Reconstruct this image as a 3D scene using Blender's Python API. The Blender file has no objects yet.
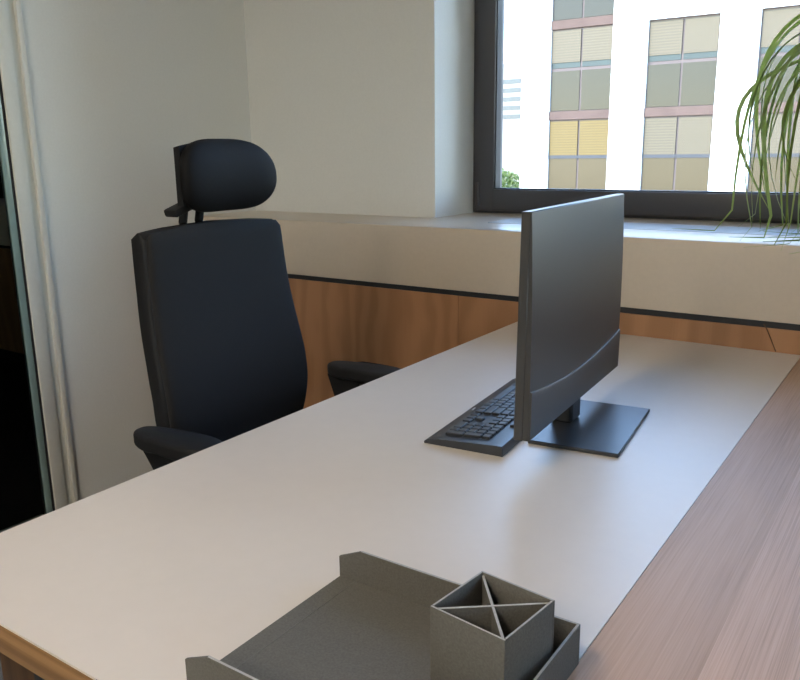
import bpy, bmesh, math, random
from mathutils import Vector, Matrix
rnd = random.Random(7)
S = bpy.context.scene
COL = S.collection

# ------------------------------------------------------------------ camera
CAM = Vector((0.0, 0.0, 1.268))
cd = bpy.data.cameras.new('camera')
cd.sensor_fit = 'HORIZONTAL'; cd.sensor_width = 36.0
cd.lens = 791.14 / 800 * 36.0
cd.clip_start = 0.02; cd.clip_end = 600
cam = bpy.data.objects.new('camera', cd); COL.objects.link(cam)
yaw, pitch, roll = math.radians(34.528), math.radians(13.499), math.radians(0.8143)
fw = Vector((-math.sin(yaw) * math.cos(pitch), math.cos(yaw) * math.cos(pitch), -math.sin(pitch)))
rt = Vector((math.cos(yaw), math.sin(yaw), 0)); dn = fw.cross(rt)
rt2 = rt * math.cos(roll) + dn * math.sin(roll); dn2 = -rt * math.sin(roll) + dn * math.cos(roll)
cam.matrix_world = Matrix.Translation(CAM) @ Matrix((rt2, -dn2, -fw)).transposed().to_4x4()
S.camera = cam

# ------------------------------------------------------------------ world, sun, exposure
W = bpy.data.worlds.new('sky'); S.world = W; W.use_nodes = True
nt = W.node_tree; bg = nt.nodes['Background']
sky = nt.nodes.new('ShaderNodeTexSky'); sky.sky_type = 'NISHITA'
sky.sun_disc = False; sky.sun_elevation = math.radians(42); sky.sun_rotation = math.radians(215)
sky.air_density = 1.0; sky.dust_density = 0.3; sky.ozone_density = 2.0
nt.links.new(sky.outputs[0], bg.inputs[0]); bg.inputs[1].default_value = 2.0
sl = bpy.data.lights.new('sun', 'SUN'); sl.energy = 9.0; sl.angle = math.radians(0.6); sl.color = (1, .92, .79)
so = bpy.data.objects.new('sun', sl); COL.objects.link(so)
so.rotation_euler = Vector((0.42, 0.75, -0.72)).to_track_quat('-Z', 'Y').to_euler()
S.view_settings.view_transform = 'Standard'; S.view_settings.look = 'None'
S.view_settings.exposure = 0.0; S.view_settings.gamma = 1.0
S.view_settings.use_curve_mapping = False
FILL_GLOW = 38.0  # strength of the added ceiling fill panels

# ------------------------------------------------------------------ materials
def newmat(name):
    m = bpy.data.materials.new(name); m.use_nodes = True
    return m, m.node_tree, m.node_tree.nodes['Principled BSDF']
def N(t, typ, **kw):
    n = t.nodes.new(typ)
    for k, v in kw.items(): setattr(n, k, v)
    return n
def coords(t, scale=(1, 1, 1), rot=(0, 0, 0)):
    g = N(t, 'ShaderNodeNewGeometry'); mp = N(t, 'ShaderNodeMapping')
    mp.inputs['Scale'].default_value = scale; mp.inputs['Rotation'].default_value = rot
    t.links.new(g.outputs['Position'], mp.inputs['Vector']); return mp.outputs[0]
def ramp(t, fac, stops):
    r = N(t, 'ShaderNodeValToRGB'); e = r.color_ramp.elements
    while len(e) < len(stops): e.new(0.5)
    for q, (p, c) in zip(e, stops): q.position = p; q.color = (*c, 1)
    t.links.new(fac, r.inputs[0]); return r.outputs[0]
def noise(t, vec, scale, detail=4, rough=.55):
    n = N(t, 'ShaderNodeTexNoise'); n.inputs['Scale'].default_value = scale
    n.inputs['Detail'].default_value = detail; n.inputs['Roughness'].default_value = rough
    t.links.new(vec, n.inputs['Vector']); return n.outputs[0]
def bump(t, b, h, strength=.1, dist=.002):
    n = N(t, 'ShaderNodeBump'); n.inputs['Strength'].default_value = strength; n.inputs['Distance'].default_value = dist
    t.links.new(h, n.inputs['Height']); t.links.new(n.outputs[0], b.inputs['Normal'])
def plain(name, c, rough=.5, var=.06, scale=60, bmp=.05, spec=.5, metal=0, bd=.001):
    m, t, b = newmat(name)
    v = coords(t); n = noise(t, v, scale)
    lo = tuple(x * (1 - var) for x in c); hi = tuple(min(1, x * (1 + var)) for x in c)
    t.links.new(ramp(t, n, [(.3, lo), (.7, hi)]), b.inputs['Base Color'])
    b.inputs['Roughness'].default_value = rough; b.inputs['Metallic'].default_value = metal
    b.inputs['Specular IOR Level'].default_value = spec
    if bmp: bump(t, b, n, bmp, bd)
    return m
def wood(name, dark, mid, light, scale, rot=(0, 0, 0), rough=.5, ring=3.0, fine=1.0, bmp=.08, mixf=.68, dist=7):
    m, t, b = newmat(name)
    v = coords(t, scale, rot)
    w = N(t, 'ShaderNodeTexWave', wave_type='BANDS', bands_direction='X')
    w.inputs['Scale'].default_value = ring; w.inputs['Distortion'].default_value = dist
    w.inputs['Detail'].default_value = 3; w.inputs['Detail Scale'].default_value = 1.2
    t.links.new(v, w.inputs['Vector'])
    mp = N(t, 'ShaderNodeMapping'); mp.inputs['Scale'].default_value = (40 * fine, 40 * fine, 1.6)
    t.links.new(v, mp.inputs[0])
    f = noise(t, mp.outputs[0], 3.0, 5, .65)
    mx = N(t, 'ShaderNodeMix'); mx.inputs[0].default_value = mixf
    t.links.new(w.outputs['Fac'], mx.inputs[2]); t.links.new(f, mx.inputs[3])
    t.links.new(ramp(t, mx.outputs[0], [(.3, dark), (.5, mid), (.68, light)]), b.inputs['Base Color'])
    b.inputs['Roughness'].default_value = rough; b.inputs['Specular IOR Level'].default_value = .35
    bump(t, b, f, bmp, .001)
    return m
def glass(name, tint=(1, 1, 1), refl=.06):
    m, t, b = newmat(name); t.nodes.remove(b)
    out = t.nodes['Material Output']
    tr = N(t, 'ShaderNodeBsdfTransparent'); tr.inputs[0].default_value = (*tint, 1)
    gl = N(t, 'ShaderNodeBsdfGlossy'); gl.inputs['Roughness'].default_value = .01
    fr = N(t, 'ShaderNodeFresnel'); fr.inputs[0].default_value = 1.2 + refl
    mx = N(t, 'ShaderNodeMixShader')
    t.links.new(fr.outputs[0], mx.inputs[0]); t.links.new(tr.outputs[0], mx.inputs[1]); t.links.new(gl.outputs[0], mx.inputs[2])
    t.links.new(mx.outputs[0], out.inputs[0]); return m
def emit(name, c, s):
    m, t, b = newmat(name)
    b.inputs['Base Color'].default_value = (*c, 1)
    b.inputs['Emission Color'].default_value = (*c, 1); b.inputs['Emission Strength'].default_value = s
    return m
M = {}
M['wall'] = plain('white_wall_paint', (.70, .70, .675), .75, .02, 140, .08, .3)
M['pier'] = M['wall']
M['ceil'] = plain('ceiling_paint', (.72, .71, .68), .9, .02, 120, .05, .2)
M['carpet'] = plain('grey_carpet', (.15, .155, .165), .95, .4, 500, .5, .1)
M['sill'] = plain('sill_lacquer', (.57, .49, .40), .30, .02, 90, .02, .7)
M['fascia'] = M['sill']
M['black'] = plain('black_profile', (.018, .02, .024), .5, .1, 80, .03, .4)
M['frame'] = plain('anthracite_frame', (.055, .055, .062), .42, .05, 200, .03, .5)
M['gasket'] = plain('rubber_gasket', (.01, .01, .012), .6, .1, 100, 0)
M['glass'] = glass('clear_glass', (.97, .985, .98))
M['dglass'] = glass('smoked_glass', (.62, .66, .65))
M['gedge'] = plain('glass_edge', (.22, .30, .28), .25, .05, 30, 0)
M['profile'] = plain('partition_profile', (.62, .61, .56), .55, .02, 80, .02, .3)
M['panelwood'] = wood('panel_wood', (.31, .155, .075), (.345, .175, .086), (.375, .193, .096), (2.2, 2.2, .8), ring=1.6, rough=.45, fine=1.2, mixf=.5, dist=12)
M['desk'] = plain('white_laminate', (.585, .525, .465), .36, .012, 40, .03, .5)
M['edge'] = wood('oak_edge', (.17, .09, .036), (.24, .13, .055), (.30, .17, .075), (1.2, 14, 14), (0, math.radians(90), 0), ring=1.0)
M['topwood'] = wood('oak_veneer', (.33, .205, .135), (.46, .295, .205), (.51, .34, .245), (2.2, 1, .8), (math.radians(90), 0, math.radians(0)), .5, 1.3, 2.6, .25, .92)
M['topwood2'] = wood('oak_veneer_turned', (.31, .19, .122), (.40, .255, .172), (.45, .295, .205), (2.2, 1, 1.4), (math.radians(90), 0, math.radians(0)), .5, 1.0, 1.6, .15, .85)
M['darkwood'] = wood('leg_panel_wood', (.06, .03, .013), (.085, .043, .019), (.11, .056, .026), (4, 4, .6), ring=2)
M['plastic'] = plain('black_plastic', (.016, .0165, .018), .5, .08, 300, .05, .45)
M['softplastic'] = plain('soft_touch_plastic', (.026, .029, .034), .38, .08, 300, .05, .6)
M['monitor'] = plain('dark_monitor_shell', (.012, .012, .0115), .40, .04, 400, .015, 1.0)
M['basemetal'] = plain('black_brushed_base', (.022, .024, .028), .34, .06, 250, .03, .55)
M['screen'] = plain('switched_off_screen', (.008, .008, .01), .12, .02, 10, 0, .5)
M['silver'] = plain('silver_print', (.5, .5, .5), .35, .02, 50, 0)
M['key'] = plain('key_plastic', (.024, .026, .03), .34, .05, 300, .03, .55)
M['felt'] = plain('grey_board', (.112, .107, .096), .85, .14, 420, .25, .2, 0, .0015)
M['feltedge'] = plain('grey_board_edge', (.34, .335, .32), .8, .1, 400, .1, .2)
M['chrome'] = plain('polished_aluminium', (.5, .5, .52), .3, .02, 60, 0, .5, 1)
M['pot'] = plain('ceramic_pot', (.55, .53, .5), .4, .03, 40, .05)
M['soil'] = plain('soil', (.035, .022, .014), .95, .4, 120, .6)
M['bark'] = plain('palm_bark', (.19, .13, .085), .85, .3, 50, .5)
def fabric(name, c):
    m, t, b = newmat(name)
    v = coords(t); n = noise(t, v, 900, 2)
    t.links.new(ramp(t, n, [(.3, tuple(x * .75 for x in c)), (.7, tuple(x * 1.3 for x in c))]), b.inputs['Base Color'])
    b.inputs['Roughness'].default_value = .9; b.inputs['Specular IOR Level'].default_value = .25
    b.inputs['Sheen Weight'].default_value = .06; b.inputs['Sheen Roughness'].default_value = .4
    b.inputs['Sheen Tint'].default_value = (.6, .68, .85, 1)
    bump(t, b, n, .35, .0008); return m
M['fabric'] = fabric('charcoal_fabric', (.016, .0158, .0162))
M['mesh'] = fabric('headrest_leatherette', (.007, .007, .0074))
M['mesh'].node_tree.nodes['Principled BSDF'].inputs['Roughness'].default_value = .7
M['mesh'].node_tree.nodes['Principled BSDF'].inputs['Sheen Weight'].default_value = 0
M['mesh'].node_tree.nodes['Principled BSDF'].inputs['Specular IOR Level'].default_value = .14
M['chairplastic'] = plain('chair_plastic', (.012, .0125, .014), .6, .08, 300, .05, .25)
def leafmat(name, a, b_):
    m, t, b = newmat(name)
    v = coords(t); n = noise(t, v, 14)
    t.links.new(ramp(t, n, [(.3, a), (.7, b_)]), b.inputs['Base Color'])
    b.inputs['Roughness'].default_value = .4
    b.inputs['Transmission Weight'].default_value = 0
    t2 = N(t, 'ShaderNodeBsdfTranslucent'); t2.inputs[0].default_value = (*[x * 1.6 for x in b_], 1)
    mx = N(t, 'ShaderNodeMixShader'); mx.inputs[0].default_value = .5
    t.links.new(b.outputs[0], mx.inputs[1]); t.links.new(t2.outputs[0], mx.inputs[2])
    t.links.new(mx.outputs[0], t.nodes['Material Output'].inputs[0]); return m
M['leaf'] = [leafmat('leaf_green', (.12, .155, .035), (.20, .25, .07)),
             leafmat('leaf_pale', (.2, .25, .08), (.31, .36, .15)),
             leafmat('leaf_dark', (.03, .05, .018), (.07, .10, .035))]
# exterior
M['facade'] = plain('white_render', (.86, .86, .85), .9, .01, 1.5, 0, .1)
M['band'] = plain('mauve_stone', (0.093, 0.062, 0.052), .8, .12, 1.5, 0, .2)
M['mull'] = plain('mauve_window_frame', (0.092, 0.070, 0.066), .6, .05, 3, 0, .3)
M['lowpane'] = plain('grey_green_panel', (0.023, 0.019, 0.010), .25, .06, .7, 0, .3)
M['lowpane2'] = plain('beige_panel', (0.040, 0.030, 0.016), .25, .06, .7, 0, .3)
M['teal'] = plain('teal_glass', (0.012, 0.025, 0.023), .5, .15, 2, 0, .5)
M['railm'] = plain('grey_rail', (0.040, 0.042, 0.048), .6, .05, 3, 0, .3)
def blind(name, c):
    m, t, b = newmat(name)
    v = coords(t)
    w = N(t, 'ShaderNodeTexWave', wave_type='BANDS', bands_direction='Z')
    w.inputs['Scale'].default_value = 3.2; w.inputs['Distortion'].default_value = 0
    t.links.new(v, w.inputs['Vector'])
    t.links.new(ramp(t, w.outputs['Fac'], [(0, tuple(x * .70 for x in c)), (1, c)]), b.inputs['Base Color'])
    b.inputs['Roughness'].default_value = .6; return m
M['blind'] = blind('cream_blind', (0.088, 0.068, 0.038))
M['blindy'] = blind('yellow_blind', (0.109, 0.069, 0.010))
M['asphalt'] = plain('asphalt', (.16, .16, .16), .9, .2, 1, 0)
M['farwall'] = plain('far_white_wall', (0.259, 0.243, 0.217), .9, .02, 1, 0)
M['farwin'] = plain('far_window_strip', (0.028, 0.038, 0.045), .3, .05, 1, 0)
M['bush'] = [leafmat('bush_leaf', (0.045, 0.070, 0.015), (0.090, 0.125, 0.030)), leafmat('bush_leaf_pale', (0.100, 0.135, 0.040), (0.150, 0.180, 0.060))]

# ------------------------------------------------------------------ mesh helpers
def bxx(bm, x0, x1, y0, y1, z0, z1, bev=0, seg=2):
    r = bmesh.ops.create_cube(bm, size=1)
    vs = r['verts']
    for v in vs:
        v.co = Vector((x0 + (v.co.x + .5) * (x1 - x0), y0 + (v.co.y + .5) * (y1 - y0), z0 + (v.co.z + .5) * (z1 - z0)))
    if bev:
        es = list({e for v in vs for e in v.link_edges})
        bmesh.ops.bevel(bm, geom=es, offset=bev, segments=seg, affect='EDGES', profile=.5)
    return bm
def B(): return bmesh.new()
def box(x0, x1, y0, y1, z0, z1, bev=0, seg=2): return bxx(B(), x0, x1, y0, y1, z0, z1, bev, seg)
def loft(bm, rings, caps=True):
    vs = [[bm.verts.new(p) for p in r] for r in rings]
    n = len(rings[0])
    for a, b in zip(vs[:-1], vs[1:]):
        for i in range(n):
            bm.faces.new((a[i], a[(i + 1) % n], b[(i + 1) % n], b[i]))
    if caps:
        bm.faces.new(list(reversed(vs[0]))); bm.faces.new(vs[-1])
    return bm
def tube(bm, pts, r, n=10):
    pts = [Vector(p) for p in pts]; rings = []
    up = Vector((0, 0, 1))
    for i, p in enumerate(pts):
        d = (pts[min(i + 1, len(pts) - 1)] - pts[max(i - 1, 0)]).normalized()
        a = d.cross(up)
        if a.length < 1e-3: a = d.cross(Vector((1, 0, 0)))
        a.normalize(); b = d.cross(a)
        rr = r[i] if isinstance(r, (list, tuple)) else r
        rings.append([p + (a * math.cos(2 * math.pi * k / n) + b * math.sin(2 * math.pi * k / n)) * rr for k in range(n)])
    return loft(bm, rings)
def lathe(bm, prof, n=28, c=(0, 0, 0)):
    return loft(bm, [[Vector((c[0] + r * math.cos(2 * math.pi * k / n), c[1] + r * math.sin(2 * math.pi * k / n), c[2] + z)) for k in range(n)] for r, z in prof])
def sgnpow(v, p): return math.copysign(abs(v) ** p, v)
def prism(bm, poly, axis, a0, a1):
    """extrude polygon (2D) along axis index between a0 and a1"""
    def mk(p, a):
        q = list(p); q.insert(axis, a); return Vector(q)
    loft(bm, [[mk(p, a0) for p in poly], [mk(p, a1) for p in poly]]); return bm
def shade(bm, ang=40):
    bmesh.ops.recalc_face_normals(bm, faces=bm.faces)
def obj(name, bm, mat, parent=None, smooth=True, local=False):
    bmesh.ops.recalc_face_normals(bm, faces=bm.faces)
    if parent is not None and not local:
        r = parent
        while r.parent is not None: r = r.parent
        bm.transform((Matrix.Translation(r.location) @ r.rotation_euler.to_matrix().to_4x4()).inverted())
    me = bpy.data.meshes.new(name); bm.to_mesh(me); bm.free()
    if smooth:
        for p in me.polygons: p.use_smooth = True
        try: me.set_sharp_from_angle(angle=math.radians(38))
        except Exception: pass
    me.materials.append(mat)
    o = bpy.data.objects.new(name, me); COL.objects.link(o)
    if parent is not None: o.parent = parent
    return o
def tag(o, label, cat=None, group=None, kind=None):
    o['label'] = label
    if cat: o['category'] = cat
    if group: o['group'] = group
    if kind: o['kind'] = kind
    return o
def thing(name, label, cat, loc=(0, 0, 0), rz=0, group=None, kind=None):
    o = bpy.data.objects.new(name, None); COL.objects.link(o); o.empty_display_size = .1
    o.location = loc; o.rotation_euler = (0, 0, rz)
    return tag(o, label, cat, group, kind)
def share(name, src, parent, loc=(0, 0, 0), rot=(0, 0, 0), scale=(1, 1, 1)):
    o = bpy.data.objects.new(name, src); COL.objects.link(o); o.parent = parent
    o.location = loc; o.rotation_euler = rot; o.scale = scale; return o

# ------------------------------------------------------------------ the setting
XL, YP, YF, YW = -2.494, 2.207, 2.524, 2.785     # left wall, panel plane, pier plane, window plane
XR, YB, ZC = 3.2, -3.2, 2.8
SZ = 1.021                                        # sill height
WX0, WX1, WZ1 = -1.570, 1.55, 2.68                # window opening
tag(obj('floor_neighbour', box(-5.6, XL - .03, YB, 2.95, -.12, 0), plain('carpet_darkness_tone', (.02, .02, .022), .95, .3, 300, .3, .1), None, False), 'carpet floor with painted-in darkness in the room behind the glass partition', 'floor', kind='structure')  # darkness of the unlit room put into the carpet colour
tag(obj('floor', box(XL - .029, XR, YB, 2.95, -.12, 0), M['carpet'], None, False), 'grey carpet floor under the desk', 'floor', kind='structure')
tag(obj('ceiling', box(-5.6, XR, YB, 3.1, ZC, ZC + .15), M['ceil'], None, False), 'plain white ceiling over the office', 'ceiling', kind='structure')
tag(obj('wall_left', box(XL - .12, XL, 1.53, 3.05, 0, ZC), M['wall'], None, False), 'plain white side wall behind the office chair', 'wall', kind='structure')
bm = B()
bxx(bm, XL, WX0, YF, 3.05, 0, ZC); bxx(bm, WX1, XR, YF, 3.05, 0, ZC)
bxx(bm, WX0, WX1, YF, 3.05, WZ1, ZC); bxx(bm, WX0, WX1, YF + .1, 3.05, 0, SZ - .03)
tag(obj('wall_back', bm, M['pier'], None, False), 'off-white wall around the window with a deep reveal', 'wall', kind='structure')
bm = B(); RY0, RY1, RZ0, RZ1 = -2.6, -.9, .9, 2.4  # opening cut for the added fill window
bxx(bm, XR, XR + .12, YB, RY0, 0, ZC); bxx(bm, XR, XR + .12, RY1, 3.05, 0, ZC); bxx(bm, XR, XR + .12, RY0, RY1, 0, RZ0); bxx(bm, XR, XR + .12, RY0, RY1, RZ1, ZC)
tag(obj('wall_right', bm, M['wall'], None, False), 'plain white wall on the far side of the wood worktop', 'wall', kind='structure')
tag(obj('wall_front', box(-5.6, XR, YB - .12, YB, 0, ZC), M['wall'], None, False), 'plain white wall facing the window', 'wall', kind='structure')
# neighbouring room behind the glass partition; its unlit darkness is put into the colours
dk = plain('room_darkness_tone', (.03, .03, .032), .9, .05, 40, 0, .2)
tag(obj('wall_neighbour', box(-5.72, -5.6, YB, 3.05, 0, ZC), dk, None, False), 'wall with painted-in darkness in the room behind the glass partition', 'wall', kind='structure')
tag(obj('wall_neighbour_window', box(-5.6, XL - .12, YF + .1, 3.05, 0, ZC), dk, None, False), 'window wall with painted-in darkness in the room behind the glass partition', 'wall', kind='structure')

# panelled parapet: wood panels, black shadow profile, sill box with fascia
par = thing('wall_parapet', 'brown wood veneer panelling under the window sill', 'wall panelling', (0, YP, 0), kind='structure')
xs = [-5.5, -4.3, XL - .115]
for a, b_ in zip(xs[:-1], xs[1:]): obj('panel', box(a, b_, YP, YP + .02, .25, .802), M['panelwood'], par)
xs = [XL + .001, -1.285, -.06, 1.14, 2.2, XR - .002]
for a, b_ in zip(xs[:-1], xs[1:]): obj('panel', box(a + .001, b_ - .001, YP, YP + .02, .25, .802), M['panelwood'], par)
obj('plinth', box(XL + .001, XR - .002, YP + .03, YP + .05, .0, .25), M['black'], par)
t1 = tag(obj('trim_1', box(XL + .001, XR - .002, YP + .004, YP + .03, .802, .819), M['black'], None), 'thin black shadow profile between wood panelling and sill fascia', 'trim', kind='structure')
sb = thing('trim_2', 'beige lacquered window sill with a deep front fascia', 'window sill', (0, YP, SZ), kind='structure')
bm = B(); bxx(bm, XL + .001, XR - .002, YP, YP + .03, .819, SZ, .003)
obj('fascia', bm, M['fascia'], sb)
# sill top, left open where the air grille is let in
GX0, GX1, GY0, GY1 = -1.30, 1.3, 2.43, 2.62
bm = B()
bxx(bm, XL + .001, XR - .002, YP + .02, GY0, SZ - .03, SZ)
bxx(bm, XL + .001, GX0, GY0, YF + .002, SZ - .03, SZ); bxx(bm, GX1, XR - .002, GY0, YF, SZ - .03, SZ)
bxx(bm, WX0 + .001, WX1 - .001, GY1, YW + .05, SZ - .03, SZ)
bxx(bm, WX0 + .001, GX0, YF, GY1, SZ - .03, SZ); bxx(bm, GX1, WX1 - .001, YF, GY1, SZ - .03, SZ)
obj('sill_board', bm, M['sill'], sb, False)
tag(obj('trim_3', box(-5.5, XL - .121, YP, YF + .1, .819, SZ, .003), M['sill'], None), 'sill of the room behind the glass partition', 'window sill', kind='structure')
# air grille: a plate of rows of short slots
gr = thing('trim_4', 'pale air grille with rows of short slots let into the window sill', 'grille', ((GX0 + GX1) / 2, (GY0 + GY1) / 2, SZ), kind='structure')
M['grille'] = plain('pale_grille_metal', (.50, .53, .56), .35, .02, 60, .02, .5)
bm = B()
for i in range(6):
    y0 = GY0 + .001 + i * .0372
    bxx(bm, GX0 + .001, GX1 - .001, y0, min(y0 + .024, GY1 - .001), SZ - .006, SZ + .0015)
obj('grille_bars', bm, M['grille'], gr, False)
bm = B(); k = 0
x = GX0 + .03
while x < GX1 - .02:
    bxx(bm, x, x + .012, GY0 + .002, GY1 - .002, SZ - .010, SZ - .001); x += .09
obj('grille_webs', bm, M['grille'], gr, False)
obj('grille_tray', box(GX0 + .001, GX1 - .001, GY0 + .001, GY1 - .001, SZ - .03, SZ - .022), M['frame'], gr, False)

# window 1: anthracite frame with two sashes
w1 = thing('window_1', 'wide anthracite window frame with clear panes above the sill', 'window', (0, YW, SZ), kind='structure')
def rect_frame(x0, x1, z0, z1, wl, wr, wb, wt, y0, y1, bev=.004):
    bm = B()
    bxx(bm, x0, x0 + wl, y0, y1, z0, z1, bev); bxx(bm, x1 - wr, x1, y0, y1, z0, z1, bev)
    bxx(bm, x0 + wl - .003, x1 - wr + .003, y0 + .0005, y1, z0, z0 + wb, bev); bxx(bm, x0 + wl - .003, x1 - wr + .003, y0 + .0005, y1, z1 - wt, z1, bev)
    return bm
obj('frame', rect_frame(WX0 + .002, WX1 - .002, SZ + .001, WZ1 - .001, .05, .05, .04, .05, YW + .02, YW + .10), M['frame'], w1)
MID = .42
for a, b_ in ((WX0 + .028, MID), (MID, WX1 - .028)):
    s = obj('sash', rect_frame(a, b_, SZ + .012, WZ1 - .03, .076, .09, .082, .09, YW, YW + .075), M['frame'], w1)
    obj('gasket', rect_frame(a + .074, b_ - .088, SZ + .092, WZ1 - .118, .006, .006, .006, .006, YW + .01, YW + .05, 0), M['gasket'], s)
    obj('pane', box(a + .077, b_ - .091, YW + .035, YW + .041, SZ + .095, WZ1 - .121), M['glass'], s, False)
hz = obj('hinge', lathe(B(), [(.008, 0), (.009, .002), (.009, .085), (.008, .088)], 14, (WX0 + .036, YW + .001, SZ + .03)), M['frame'], w1)

w3 = thing('fill_window', 'added unseen anthracite window for fill light in the side wall beyond the wood worktop', 'window', (XR, (RY0 + RY1) / 2, RZ0), kind='structure')  # invented side window, out of view, added to bring in sky light
for a, b_ in ((RY0 + .002, (RY0 + RY1) / 2), ((RY0 + RY1) / 2, RY1 - .002)):
    bm = rect_frame(-b_, -a, RZ0 + .002, RZ1 - .002, .07, .07, .07, .07, XR + .02, XR + .09); bm.transform(Matrix(((0, 1, 0, 0), (-1, 0, 0, 0), (0, 0, 1, 0), (0, 0, 0, 1))))
    s = obj('sash', bm, M['frame'], w3)
    obj('pane', box(XR + .05, XR + .056, a + .071, b_ - .071, RZ0 + .073, RZ1 - .073), M['glass'], s, False)

# glass partition in the left wall: smoked pane, gasket, edge and post
w2 = thing('window_2', 'dark glass partition with a pale post beside the white wall', 'glass partition', (XL, 0.2, 0), kind='structure')
obj('post', box(XL - .07, XL + .014, 1.440, 1.486, .001, ZC - .002, .003), M['profile'], w2)
obj('post_recess', box(XL - .06, XL + .002, 1.4855, 1.5125, .001, ZC - .002), M['profile'], w2)
obj('cover_strip', box(XL - .05, XL + .016, 1.512, 1.5295, .001, ZC - .002, .003), M['profile'], w2)
obj('gasket', box(XL - .03, XL + .006, 1.433, 1.4405, .001, ZC - .002), M['gasket'], w2)
obj('glass_edge', box(XL - .012, XL + .004, 1.410, 1.433, .001, ZC - .002, .002), M['gedge'], w2)
obj('pane', box(XL - .008, XL, YB + .002, 1.411, .03, ZC - .01), M['dglass'], w2, False)
obj('floor_rail', box(XL - .03, XL + .02, YB + .002, 1.41, .001, .03), M['profile'], w2)

# glowing ceiling panels added out of view to fill the room with light
M['fill'] = emit('fill_diffuser', (1, .87, .70), FILL_GLOW)
for i, (x, y, nm) in enumerate(((-1.0, -.6, 'desk side'), (-.9, -2.3, 'glass partition side'), (.4, -2.3, 'added window side'))):
    L = thing('ceiling_fill', 'added unseen square recessed ceiling lamp on the ' + nm, 'ceiling lamp', (x, y, ZC), group='added ceiling fill panels')
    obj('diffuser', box(x - .28, x + .28, y - .28, y + .28, ZC - .012, ZC - .002), M['fill'], L, False)
    obj('rim', rect_frame(x - .31, x + .31, 0, .62, .03, .03, .03, .03, 0, .02, .002), M['profile'], L, local=True)
    r = L.children[-1]
    r.rotation_euler = (math.radians(-90), 0, 0); r.location = (-x, -.31, -.001 - .0)

# ------------------------------------------------------------------ desk
DX0, DX1, DY0, DY1, DZ = -1.070, -.2642, .407, YP - .001, .74
dk_ = thing('desk', 'long white laminate desk with a wood-coloured edge', 'desk', ((DX0 + DX1) / 2, (DY0 + DY1) / 2, 0))
obj('desk_top', box(DX0, DX1 - .0005, DY0 + .0015, DY1, DZ - .003, DZ), M['desk'], dk_)
obj('core_board', box(DX0, DX1 - .0005, DY0, DY1, DZ - .041, DZ - .003, .001), M['edge'], dk_)
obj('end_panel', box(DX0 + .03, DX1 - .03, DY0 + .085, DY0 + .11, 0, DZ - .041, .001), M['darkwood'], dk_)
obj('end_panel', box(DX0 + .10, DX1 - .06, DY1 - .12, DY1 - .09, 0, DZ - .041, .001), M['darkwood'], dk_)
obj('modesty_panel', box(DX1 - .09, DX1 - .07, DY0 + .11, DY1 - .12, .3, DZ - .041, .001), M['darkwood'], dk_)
obj('leg', box(DX0 + .24, DX0 + .30, DY0 + .02, DY0 + .08, 0, DZ - .041, .003), M['black'], dk_)
obj('leg', box(DX0 + .16, DX0 + .22, DY1 - .2, DY1 - .14, 0, DZ - .041, .003), M['black'], dk_)
sw = thing('worktop', 'pinkish brown wood veneer worktop beside the white desk', 'worktop', (.2, 1.3, 0))
SX = -.152
obj('plank', box(DX1 + .0005, SX, DY0, DY1, DZ - .041, DZ), M['topwood2'], sw)
obj('plank', box(SX, .62, DY0, DY1, DZ - .041, DZ), M['topwood'], sw)
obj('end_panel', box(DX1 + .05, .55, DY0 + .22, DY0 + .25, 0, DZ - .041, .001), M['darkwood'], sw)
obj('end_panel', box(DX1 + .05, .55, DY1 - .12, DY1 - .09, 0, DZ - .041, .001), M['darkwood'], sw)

# ------------------------------------------------------------------ all-in-one monitor
rz = math.radians(3.9)
mo = thing('monitor', 'slim dark grey monitor seen from behind on a flat black foot', 'monitor', (-.5535, 1.401, DZ), rz)
MW, TH = .533, .016
tilt = math.radians(0.9)
def mon(bm):   # local frame: x = back direction, y = width, z up; tilt about bottom
    bm.transform(Matrix.Translation((-.002, 0, .0535)) @ Matrix.Rotation(tilt, 4, 'Y')); return bm
MH = .3785
obj('panel_shell', mon(box(-TH, 0, -MW / 2, MW / 2, 0, MH, .0014, 1)), M['monitor'], mo, local=True)
nseg = 28
bulge = lambda z: .001 + .0085 * (1 - max(0, (z - .085) / (MH - .085)) ** 2)
rings = []
for i in range(33):
    z = .0015 + (MH - .003) * i / 32; q = bulge(z)
    rings.append([Vector((-.001, sy * (MW / 2 - .0015), z)) for sy in (-1,)] + [Vector((q, k * (MW / 2 - .0015) / 4, z)) for k in range(-4, 5)] + [Vector((-.001, MW / 2 - .0015, z))])
obj('back_cover', mon(loft(B(), rings)), M['monitor'], mo, local=True)
bm = B()
top = lambda s: .066 + .020 * abs(s) ** 2.0
rings = []
for i in range(nseg + 1):
    s = -1 + 2 * i / nseg; y = s * (MW / 2 - .0025); h = top(s)
    bul = .0128
    rings.append([Vector((-.002, y, .002)), Vector((bul - .0012, y, .002)), Vector((bul, y, .0035)), Vector((bul, y, h - .0018)), Vector((bul - .0012, y, h)), Vector((-.002, y, h))])
obj('chin_cover', mon(loft(bm, rings)), M['monitor'], mo, local=True)
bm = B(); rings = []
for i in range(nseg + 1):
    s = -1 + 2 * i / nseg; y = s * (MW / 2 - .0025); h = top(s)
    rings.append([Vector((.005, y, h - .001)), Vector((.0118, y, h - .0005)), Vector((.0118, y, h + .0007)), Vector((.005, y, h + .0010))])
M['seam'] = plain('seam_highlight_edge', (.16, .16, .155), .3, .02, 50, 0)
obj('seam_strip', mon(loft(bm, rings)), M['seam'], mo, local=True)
obj('screen', mon(box(-TH - .0008, -TH + .001, -MW / 2 + .006, MW / 2 - .006, .055, MH - .006)), M['screen'], mo, False, local=True)
obj('stand_column', box(-.040, .002, -.020, .036, .006, .075, .006, 1), M['plastic'], mo, local=True)
f_ = B(); bxx(f_, -.047, .118, -.137, .141, 0, .0075, .0015, 1)
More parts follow.
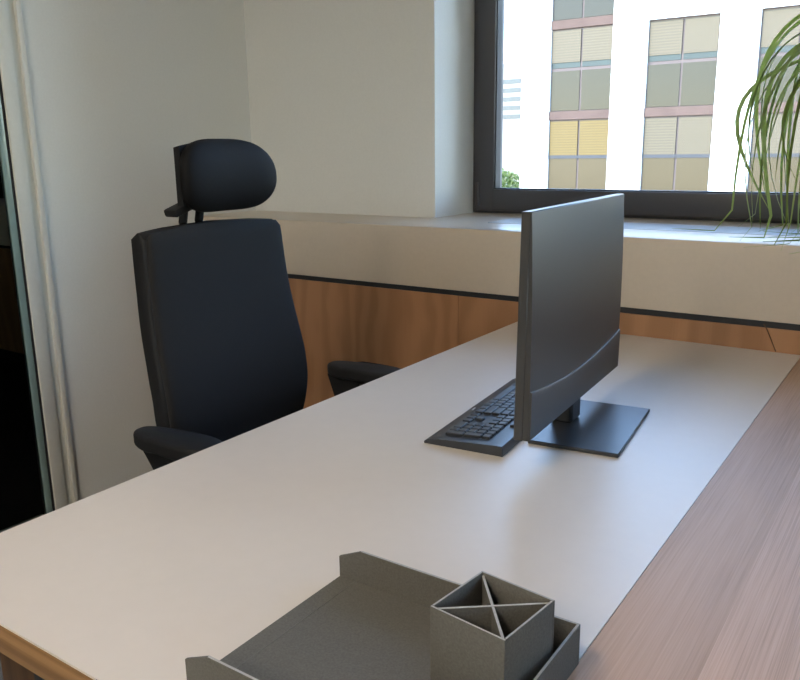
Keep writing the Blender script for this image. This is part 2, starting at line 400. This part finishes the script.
f_.transform(Matrix.Rotation(math.radians(2.5), 4, 'Z'))
obj('foot_plate', f_, M['basemetal'], mo, local=True)

# ------------------------------------------------------------------ keyboard (local: x = length to the right, y = away from the typist)
KL, KD = .452, .155
kr = math.radians(-90 + 5.4)
# typist faces +x: keyboard "up" (local y) is world +x, local x is world -y
nr = Vector((-.748, 1.160))                       # world corner: front-right end of the keyboard
ex = Vector((math.sin(math.radians(5.4)), -math.cos(math.radians(5.4)))); ey = Vector((math.cos(math.radians(5.4)), math.sin(math.radians(5.4))))
ctr = nr - ex * KL / 2 + ey * KD / 2
kb = thing('keyboard', 'flat black keyboard with a number pad in front of the monitor', 'keyboard', (ctr.x, ctr.y, DZ), math.atan2(ex.y, ex.x))
prof = [(-KD / 2, .0), (-KD / 2, .004), (-KD / 2 + .006, .0075), (-KD / 2 + .03, .0125), (KD / 2 - .012, .0195), (KD / 2 - .002, .0185), (KD / 2, .015), (KD / 2, 0)]
bm = B(); prism(bm, prof, 0, -KL / 2, KL / 2)
bmesh.ops.bevel(bm, geom=[e for e in bm.edges if abs(e.verts[0].co.x - e.verts[1].co.x) < 1e-6], offset=.0015, segments=2, affect='EDGES')
case = obj('keyboard_case', bm, M['softplastic'], kb, local=True)
U = .0182
keymeshes = {}
def keymesh(w, h):
    k = (round(w, 3), round(h, 3))
    if k not in keymeshes:
        bm = B(); a, b_ = w * U / 2 - .0016, h * U / 2 - .0016
        loft(bm, [[Vector((sx * q, sy * r, z)) for sx, sy in ((-1, -1), (1, -1), (1, 1), (-1, 1))] for q, r, z in ((a, b_, 0), (a, b_, .0042), (a - .001, b_ - .001, .0052))])
        bmesh.ops.recalc_face_normals(bm, faces=bm.faces)
        me = bpy.data.meshes.new('key'); bm.to_mesh(me); bm.free(); me.materials.append(M['key']); keymeshes[k] = me
    return keymeshes[k]
slope = math.atan2(.0195 - .0125, KD - .012 - .03)
def key(cx, cy, w=1, h=1):
    yy = -KD / 2 + .030 + cy * U
    o = share('key', keymesh(w, h), kb, (-KL / 2 + .017 + cx * U, yy, .0125 + (yy + KD / 2 - .03) * math.tan(slope) - .0004), (slope, 0, 0))
rows = [[1.25, 1.25, 1.25, 6.25, 1.25, 1.25, 1.25, 1.25], [2.25] + [1] * 10 + [2.75], [1.75] + [1] * 11 + [2.25], [1.5] + [1] * 12 + [1.5], [1] * 13 + [2]]
for r, row in enumerate(rows):
    x = 0
    for w in row: key(x + w / 2, r + .5, w); x += w
xx = 0
for c in range(13):
    key(c * 1.0 + .5 + (0 if c == 0 else .66 + .33 * ((c - 1) // 4)), 5.75, 1, .8)
NX = 15.28
for c in range(3): key(NX + c + .5, .5); key(NX + c + .5, 3.5); key(NX + c + .5, 4.5); key(NX + c + .5, 5.75, 1, .8)
key(NX + 1.5, 1.5)
PX = 18.5
key(PX + 1, .5, 2); key(PX + 2.5, .5)
for r in (1, 2, 3):
    for c in range(3): key(PX + c + .5, r + .5)
for c in range(4): key(PX + c + .5, 4.5)
key(PX + 3.5, 1, 1, 2); key(PX + 3.5, 3, 1, 2)
obj('print_mark', box(.02, .035, -KD / 2 + .012, -KD / 2 + .015, .0090, .0098), M['silver'], kb, False, local=True)

# ------------------------------------------------------------------ letter tray with a divided pen cup standing in it
TX0, TX1, TY0, TY1, TZ, TT = -.580, -.262, .452, .704, DZ, .0035
tr = thing('letter_tray', 'grey board letter tray open towards the chair', 'tray', ((TX0 + TX1) / 2, (TY0 + TY1) / 2, TZ))
WH = .0475
obj('tray_floor', box(TX0, TX1, TY0, TY1, TZ + .0005, TZ + .0045, .0006, 1), M['felt'], tr)
pg = [(TX0, TZ + .004), (TX1, TZ + .004), (TX1, TZ + WH), (TX0 + .034, TZ + WH), (TX0, TZ + .032)]
for y0 in (TY0, TY1 - TT):
    bm = B(); loft(bm, [[Vector((px, y, pz)) for px, pz in pg] for y in (y0, y0 + TT)])
    bmesh.ops.bevel(bm, geom=list(bm.edges), offset=.0005, segments=1, affect='EDGES')
    sd = obj('side_wall', bm, M['felt'], tr)
    obj('wall_edge', box(TX0 + .0345, TX1 - .001, y0 + .0005, y0 + TT - .0005, TZ + WH - .0003, TZ + WH + .0003), M['feltedge'], sd, False)
sd = obj('end_wall', box(TX1 - TT, TX1, TY0 + TT, TY1 - TT, TZ + .004, TZ + WH, .0005, 1), M['felt'], tr)
obj('wall_edge', box(TX1 - TT + .0005, TX1 - .0005, TY0 + .001, TY1 - .001, TZ + WH - .0003, TZ + WH + .0003), M['feltedge'], sd, False)
obj('crease', box(TX0 + .0245, TX0 + .0257, TY0 + .004, TY1 - .004, TZ + .0040, TZ + .0050), plain('crease_board', (.12, .115, .105), .9, .1, 300, .1), tr, False)
cz = TZ + .0052; CH = .0935; ca = math.radians(-7.0); CW = .087 / 2
cup = thing('pen_cup', 'square grey pen cup with crossed dividers standing in the letter tray', 'pen cup', (-.3185, .6155, cz), ca)
t_ = .003
obj('cup_floor', box(-CW + t_, CW - t_, -CW + t_, CW - t_, 0, .003), M['felt'], cup, False, local=True)
walls = [(-CW, CW, -CW, -CW + t_), (-CW, CW, CW - t_, CW), (-CW, -CW + t_, -CW + t_, CW - t_), (CW - t_, CW, -CW + t_, CW - t_)]
for q in walls:
    wl = obj('cup_wall', box(q[0], q[1], q[2], q[3], 0, CH, .0007, 2), M['felt'], cup, local=True)
    obj('wall_edge', box(q[0] + .0006, q[1] - .0006, q[2] + .0006, q[3] - .0006, CH - .0004, CH + .0002), M['feltedge'], wl, False, local=True)
for s in (1, -1):
    L = CW * math.sqrt(2) - .0035
    bm = box(-L, L, -.0014, .0014, .003, CH - .003 - (0 if s > 0 else .0003)); bm.transform(Matrix.Rotation(s * math.pi / 4, 4, 'Z'))
    dv = obj('divider', bm, M['felt'], cup, False, local=True)
    bm = box(-L, L, -.0013, .0013, CH - .0034, CH - .0028 - (0 if s > 0 else .0003)); bm.transform(Matrix.Rotation(s * math.pi / 4, 4, 'Z'))
    obj('divider_edge', bm, M['feltedge'], dv, False, local=True)

# ------------------------------------------------------------------ office chair (local: x forward, y to its left)
CY = 0.0
ch = thing('office_chair', 'charcoal office chair with headrest and padded arms at the white desk', 'office chair', (-1.35, 1.383, 0), CY)
def backx(z):   # front of the backrest (local x) against height
    t = (z - .5) / .6
    return -.105 + .028 * math.exp(-((z - .68) / .16) ** 2) - .032 * max(0, (z - .62)) / .48
def backw(z):
    pts = [(.47, .205), (.52, .222), (.58, .236), (.66, .245), (.74, .245), (.84, .238), (.95, .229), (1.05, .224), (1.10, .221)]
    for (a, wa), (b_, wb) in zip(pts[:-1], pts[1:]):
        if z <= b_: u = (z - a) / (b_ - a); return wa + (wb - wa) * max(0, min(1, u))
    return pts[-1][1]
def pad_ring(z, w, x0, th, n=44, e=.42, curve=.35, xe=.6):
    r = []
    for k in range(n):
        a = 2 * math.pi * k / n
        y = w * sgnpow(math.cos(a), e); x = th / 2 * sgnpow(math.sin(a), xe)
        r.append(Vector((x0 - th / 2 + x + curve * y * y, y, z)))
    return r
def backpart(z0, z1, dx, th, wofs, curve, rnd_=.022, n=26, crown=.012, e=.42, xe=.6):
    rings = []
    for i in range(n + 1):
        s = i / n
        # ease at both ends for rounded rims
        z = z0 + (z1 - z0) * s
        e0 = min(1, (z - z0) / rnd_); e1 = min(1, (z1 - z) / rnd_)
        k = math.sqrt(max(0, 1 - (1 - min(e0, e1)) ** 2))
        w = backw(z) + wofs - rnd_ * .5 * (1 - k); t = th * (.25 + .75 * k)
        rg = pad_ring(z, w, backx(z) + dx - th * (1 - k) * .35, t, curve=curve, e=e, xe=xe)
        top = max(0, (z - (z1 - .1)) / .1)
        for v in rg: v.z += crown * top * (1 - (v.y / w) ** 2)
        rings.append(rg)
    return loft(B(), rings)
obj('back_cushion', backpart(.47, 1.089, 0, .036, -.003, .12, .02, 44, e=.34), M['fabric'], ch, local=True)
obj('back_shell', backpart(.45, 1.090, -.016, .062, .003, .12, .010, 44, e=.22, xe=.3), M['chairplastic'], ch, local=True)
# headrest
hx, hz_, hw, hh = -.115, 1.207, .150, .091
rings = []
n = 40
for i in range(n + 1):
    s = -1 + 2 * i / n; s = math.sin(s * math.pi / 2)
    k = max(0.0, 1 - abs(s) ** 3.4) ** (1 / 2.2)
    y = hw * s + .012; h = max(.002, hh * k); th = max(.002, .058 * k ** .7)
    r = []
    for q in range(28):
        a = 2 * math.pi * q / 28
        z = hz_ + h * sgnpow(math.sin(a), .75) + (.012 * (1 - s * s) if math.sin(a) < 0 else .003) * abs(math.sin(a))
        x = hx + th / 2 * sgnpow(math.cos(a), .8) + .5 * y * y - .02 * ((z - hz_) / hh) ** 2
        r.append(Vector((x, y, z)))
    rings.append(r)
hd = obj('headrest_cushion', loft(B(), rings), M['mesh'], ch, local=True)
bm = B(); rings = []
for i in range(17):
    s = -1 + 2 * i / 16; y = .126 * s + .010
    x = hx - .031 + .5 * y * y * .8
    z0_, z1_ = hz_ - .06, hz_ + .084 - .02 * max(0, abs(s) - .7)
    rings.append([Vector((x - .014, y, z0_)), Vector((x + .006, y, z0_)), Vector((x + .006, y, z1_)), Vector((x - .014, y, z1_ - .004))])
obj('headrest_shell', loft(bm, rings), M['chairplastic'], ch, local=True)
obj('headrest_clamp', box(-.232, hx - .025, -.045, .045, hz_ - .07, hz_ - .02, .006, 2), M['chairplastic'], ch, local=True)
lv = B(); bxx(lv, -.20, -.155, -.045, .045, -.010, .010, .006, 2); lv.transform(Matrix.Translation((0, -.08, hz_ - .066)) @ Matrix.Rotation(math.radians(18), 4, 'X'))
obj('headrest_lever', lv, M['chairplastic'], ch, local=True)
for y in (-.042, .010):
    obj('headrest_post', tube(B(), [(-.225, y, 1.0), (-.228, y, 1.10), (-.215, y, hz_ - .055)], .011, 12), M['chairplastic'], ch, local=True)
obj('back_bar', tube(B(), [(-.05, 0, .40), (-.17, 0, .42), (-.215, 0, .50), (-.195, 0, .72), (-.22, 0, .95)], [.028, .028, .026, .022, .018], 12), M['chairplastic'], ch, local=True)
# seat
rings = []
for i in range(25):
    z = .415 + .075 * i / 24
    e = min(1, (z - .415) / .03, (.49 - z) / .03 + 1e-6); k = math.sqrt(max(0, 1 - (1 - e) ** 2))
    r = []
    for q in range(40):
        a = 2 * math.pi * q / 40
        x = .10 + (.25 - .025 * (1 - k)) * sgnpow(math.cos(a), .5); y = (.245 - .025 * (1 - k)) * sgnpow(math.sin(a), .5)
        r.append(Vector((x, y, z - .03 * max(0, x - .22) / .13)))
    rings.append(r)
obj('seat', loft(B(), rings), M['fabric'], ch, local=True)
obj('seat_mechanism', box(-.06, .16, -.09, .09, .36, .414, .012, 3), M['chairplastic'], ch, local=True)
# arms
for s, ax0 in ((-1, -.074), (1, -.068)):
    rings = []
    for i in range(13):
        z = .648 + .035 * i / 12
        e = min(1, (i + .15) / 3.2, (12.15 - i) / 3.2); k = math.sqrt(max(0, 1 - (1 - e) ** 2))
        r = []
        for q in range(36):
            a = 2 * math.pi * q / 36
            hw_ = .046 + .006 * math.cos(a)
            r.append(Vector((ax0 + .128 + (.128 - .012 * (1 - k)) * sgnpow(math.cos(a), .72), (-.343 if s < 0 else .318) + (hw_ - .012 * (1 - k)) * sgnpow(math.sin(a), .8), z - .004 * ((math.cos(a)) < -.3))))
        rings.append(r)
    pad = obj('arm_pad', loft(B(), rings), M['chairplastic'], ch, local=True)
    bm = B()
    loft(bm, [[Vector((cx + dx * w_, s * (yy) + dy * d_, z)) for dx, dy in ((-1, -1), (1, -1), (1, 1), (-1, 1))] for cx, yy, z, w_, d_ in
              ((.06, .29, .39, .035, .014), (.055, .310, .46, .035, .016), (.01, .320, .58, .05, .018), (ax0 + .065, .33 if s < 0 else .318, .649, .055, .024))])
    obj('arm_post', bm, M['chairplastic'], pad, local=True)
    obj('arm_bracket', box(.02, .10, min(s * .09, s * .30), max(s * .09, s * .30), .385, .412, .006, 2), M['chairplastic'], ch, local=True)
obj('gas_column', lathe(B(), [(.03, .12), (.03, .25), (.018, .251), (.018, .365)], 20, (.05, 0, 0)), M['chairplastic'], ch, local=True)
for k in range(5):
    a = math.radians(20 + 72 * k); d = Vector((math.cos(a), math.sin(a), 0))
    lg = obj('base_leg', tube(B(), [Vector((.05, 0, .115)) + d * .02, Vector((.05, 0, .11)) + d * .15, Vector((.05, 0, .085)) + d * .30], [.032, .026, .018], 10), M['chairplastic'], ch, local=True)
    c0 = Vector((.05, 0, .032)) + d * .30
    bm = lathe(B(), [(.012, -.02), (.03, -.018), (.032, 0), (.03, .018), (.012, .02)], 18)
    bm.transform(Matrix.Translation(c0) @ Matrix.Rotation(a, 4, 'Z') @ Matrix.Rotation(math.pi / 2, 4, 'X'))
    cs = obj('caster', bm, M['chairplastic'], lg, local=True)
hub = obj('base_hub', lathe(B(), [(.02, .085), (.045, .09), (.045, .13), (.03, .14)], 20, (.05, 0, 0)), M['chairplastic'], ch, local=True)

# ------------------------------------------------------------------ ponytail palm on the sill
px, py = -.125, 2.36
pl = thing('potted_palm', 'potted plant with long thin drooping green leaves on the window sill', 'plant', (px, py, SZ))
bm = lathe(B(), [(.046, .0), (.052, .004), (.064, .11), (.068, .115), (.068, .125), (.061, .125), (.058, .10)], 28, (px, py, SZ + .002))
obj('pot', bm, M['pot'], pl)
obj('soil', lathe(B(), [(.001, .098), (.0575, .099), (.0575, .102), (.001, .106)], 24, (px, py, SZ + .002)), M['soil'], pl)
tr0 = [(px, py, SZ + .11), (px + .004, py, SZ + .2), (px - .008, py + .005, SZ + .36), (px - .035, py, SZ + .50)]
obj('trunk', tube(B(), tr0, [.035, .022, .015, .013], 12), M['bark'], pl)
crown = Vector((px - .035, py, SZ + .495))
def leaf(a, reach, rise, drop, wid, mat, inward, roll, ph, seg=20):
    d = Vector((math.cos(a), math.sin(a), 0)); sd = Vector((-math.sin(a), math.cos(a), 0))
    p0 = crown + Vector((0, 0, .03 * math.sin(ph * 5)))
    p1 = p0 + d * reach * .30 + Vector((0, 0, rise)); p2 = p0 + d * reach * 1.25 + Vector((0, 0, rise * .7))
    p3 = p0 + d * reach * inward + Vector((0, 0, -drop))
    pts = []
    for i in range(seg + 1):
        t = i / seg
        p = p0 * (1 - t) ** 3 + p1 * 3 * t * (1 - t) ** 2 + p2 * 3 * t * t * (1 - t) + p3 * t ** 3
        p = p + (sd * .028 * math.sin(t * 5 + ph) + d * .030 * math.sin(t * 6.5 + ph * 1.7)) * t * t
        low = SZ + .009 - p.z
        if low > 0: p = p + d * low * 1.2; p.z = SZ + .009
        p.y = min(p.y, YW - .03); pts.append(p)
    bm = B(); prev = None
    for i, p in enumerate(pts):
        t = i / seg
        tg = (pts[min(i + 1, seg)] - pts[max(i - 1, 0)]).normalized()
        b_ = (sd - tg * sd.dot(tg)).normalized(); nn = tg.cross(b_)
        an = roll + .9 * math.sin(t * 2.5 + ph)
        b_, nn = b_ * math.cos(an) + nn * math.sin(an), nn * math.cos(an) - b_ * math.sin(an)
        w = wid * (min(1, .55 + t * 1.5) * (1 - max(0, (t - .72) / .28) ** 2) + .1)
        cur = [bm.verts.new(q) for q in (p - b_ * w + nn * w * .3, p - nn * w * .15, p + b_ * w + nn * w * .3, p + nn * .0008)]
        if prev:
            for k in range(4): bm.faces.new((prev[k], prev[(k + 1) % 4], cur[(k + 1) % 4], cur[k]))
        else: bm.faces.new(cur)
        prev = cur
    bm.faces.new(list(reversed(prev)))
    return obj('leaf', bm, mat, pl)
R_ = random.Random(11)
for i in range(52):
    a = math.radians(R_.uniform(100, 265)) if i < 44 else math.radians(R_.uniform(-90, 90))
    leaf(a, R_.uniform(.08, .40), R_.uniform(-.05, .20), R_.uniform(.32, .68), R_.uniform(.003, .006), M['leaf'][R_.choice((0, 0, 0, 1, 1, 1, 2))], R_.uniform(.55, 1.1), R_.uniform(.5, 1.1) * R_.choice((-1, 1)), R_.uniform(0, 6.28))

# thin cable on the panelling
tag(obj('cable', tube(B(), [(-.36, YP - .004, .812), (-.352, YP - .0035, .80), (-.340, YP - .0035, .775), (-.325, YP - .004, .7425)], .0013, 8), M['darkwood']), 'thin dark cable hanging on the wood panelling above the desk', 'cable')

# ------------------------------------------------------------------ outside
D = 30.0; Z0 = CAM.z
tag(obj('ground', box(-150, 150, -60, 200, -9.2, -9.0), M['asphalt'], None, False), 'grey street ground outside between the buildings', 'ground', kind='structure')
bd = thing('office_building', 'white office building with recessed window bays across the street', 'building', (-8, D, -9))
PIT, BW, FL = .1255 * D, .0825 * D, .1114 * D
cols = [-.447 * D + i * PIT for i in range(-0, 8)]
ztop = Z0 + .147 * D
ZF = lambda k: ztop - k * FL       # top of bay on floor k (k=0 top, k=-1 extra floor of the first bay)
xl = -.4865 * D; xr = cols[-1] + BW + 2
yb = D + .16
bot = ZF(3)
# piers and walls, each a part
edges = [xl] + [v for c in cols for v in (c, c + BW)] + [xr]
for a, b_ in zip(edges[0::2], edges[1::2]): obj('pier', box(a, b_, D, yb + 8, -9, ztop + 4.2), M['facade'], bd, False)
for i, c in enumerate(cols):
    hi = ZF(-1) if i == 0 else ztop
    obj('wall_above', box(c, c + BW, D + .001, yb + 8, hi, ztop + 4.2), M['facade'], bd, False)
    obj('wall_below', box(c, c + BW, D + .001, yb + 8, -9, bot), M['facade'], bd, False)
    for k in range(-1 if i == 0 else 0, 3):
        zt = ZF(k); zb = zt - FL
        obj('spandrel', box(c, c + BW, D + .06, yb + 1, zb, zb + .31), M['band'], bd, False)
        win = thing_ = obj('window', box(c, c + BW, yb, yb + .6, zb + .31, zt), M['mull'], bd, False)
        yel = (i == 0 and k == 1); gap = .20 if k == 0 else .0
        bm_ = M['blindy'] if yel else M['blind']; lp = M['lowpane'] if k <= 0 else M['lowpane2']
        for h in (0, 1):
            x0 = c + .05 + h * (BW / 2 - .01); x1 = x0 + BW / 2 - .09
            b0 = zt - (1.22 if k == 0 else 1.36)
            obj('blind', box(x0, x1, yb - .05, yb + .02, b0, zt - .06), bm_, win, False)
            if gap: obj('pane', box(x0, x1, yb - .02, yb + .02, b0 - gap, b0), M['teal'], win, False)
            obj('lower_panel', box(x0, x1, yb - .03, yb + .02, zb + .34, b0 - gap - .12), lp, win, False)
        if k == 1 or k == 2: obj('rail', box(c + .02, c + BW - .02, yb - .06, yb + .02, b0 - .12, b0), M['railm'], win, False)
# far pale building with window strips
fb = thing('distant_building', 'distant pale building with horizontal window strips beside the white facade', 'building', (-46, 90, -9))
FD = 90
zt = Z0 + .111 * FD
obj('wall', box(-62, -.475 * FD, FD, FD + 15, -9, zt), M['farwall'], fb, False)
for k in range(5):
    z = zt - 1.9 - k * 1.02
    obj('window_strip', box(-61, -.4755 * FD - .7, FD - .06, FD + .2, z - .5, z), M['farwin'], fb, False)
# leafy trees at the foot of the gap
def tree(x, y, zc, rx, rz_, n, label):
    t = thing('tree', label, 'tree', (x, y, -9), group='street trees in the gap')
    obj('trunk', tube(B(), [(x, y, -9), (x + .1, y, -5), (x, y, zc)], [.25, .18, .1], 8), M['bark'], t)
    for m_ in (0, 1):
        bm = B()
        for i in range(n):
            v = Vector((rnd.gauss(0, 1), rnd.gauss(0, 1), rnd.gauss(0, 1))).normalized() * rnd.uniform(.55, 1) ** .6
            p = Vector((x + v.x * rx, y + v.y * rx, zc + v.z * rz_))
            s = rnd.uniform(.12, .26)
            q = Matrix.Rotation(rnd.uniform(0, 6.28), 3, Vector((rnd.uniform(-1, 1), rnd.uniform(-1, 1), rnd.uniform(-1, 1))).normalized())
            vs = [bm.verts.new(p + q @ Vector(c) * s) for c in ((-1, 0, 0), (0, -.45, .1), (1, 0, 0), (0, .45, .1))]
            bm.faces.new(vs)
        o = obj('foliage', bm, M['bush'][m_], t, False); o['kind'] = 'stuff'
tree(-.512 * 62, 62, Z0 - .075 * 62, 2.4, 3.0, 1500, 'light green leafy tree below the distant pale building')
tree(-.545 * 66, 66, Z0 - .07 * 66, 2.8, 3.6, 1200, 'fuller green tree behind the window frame edge')
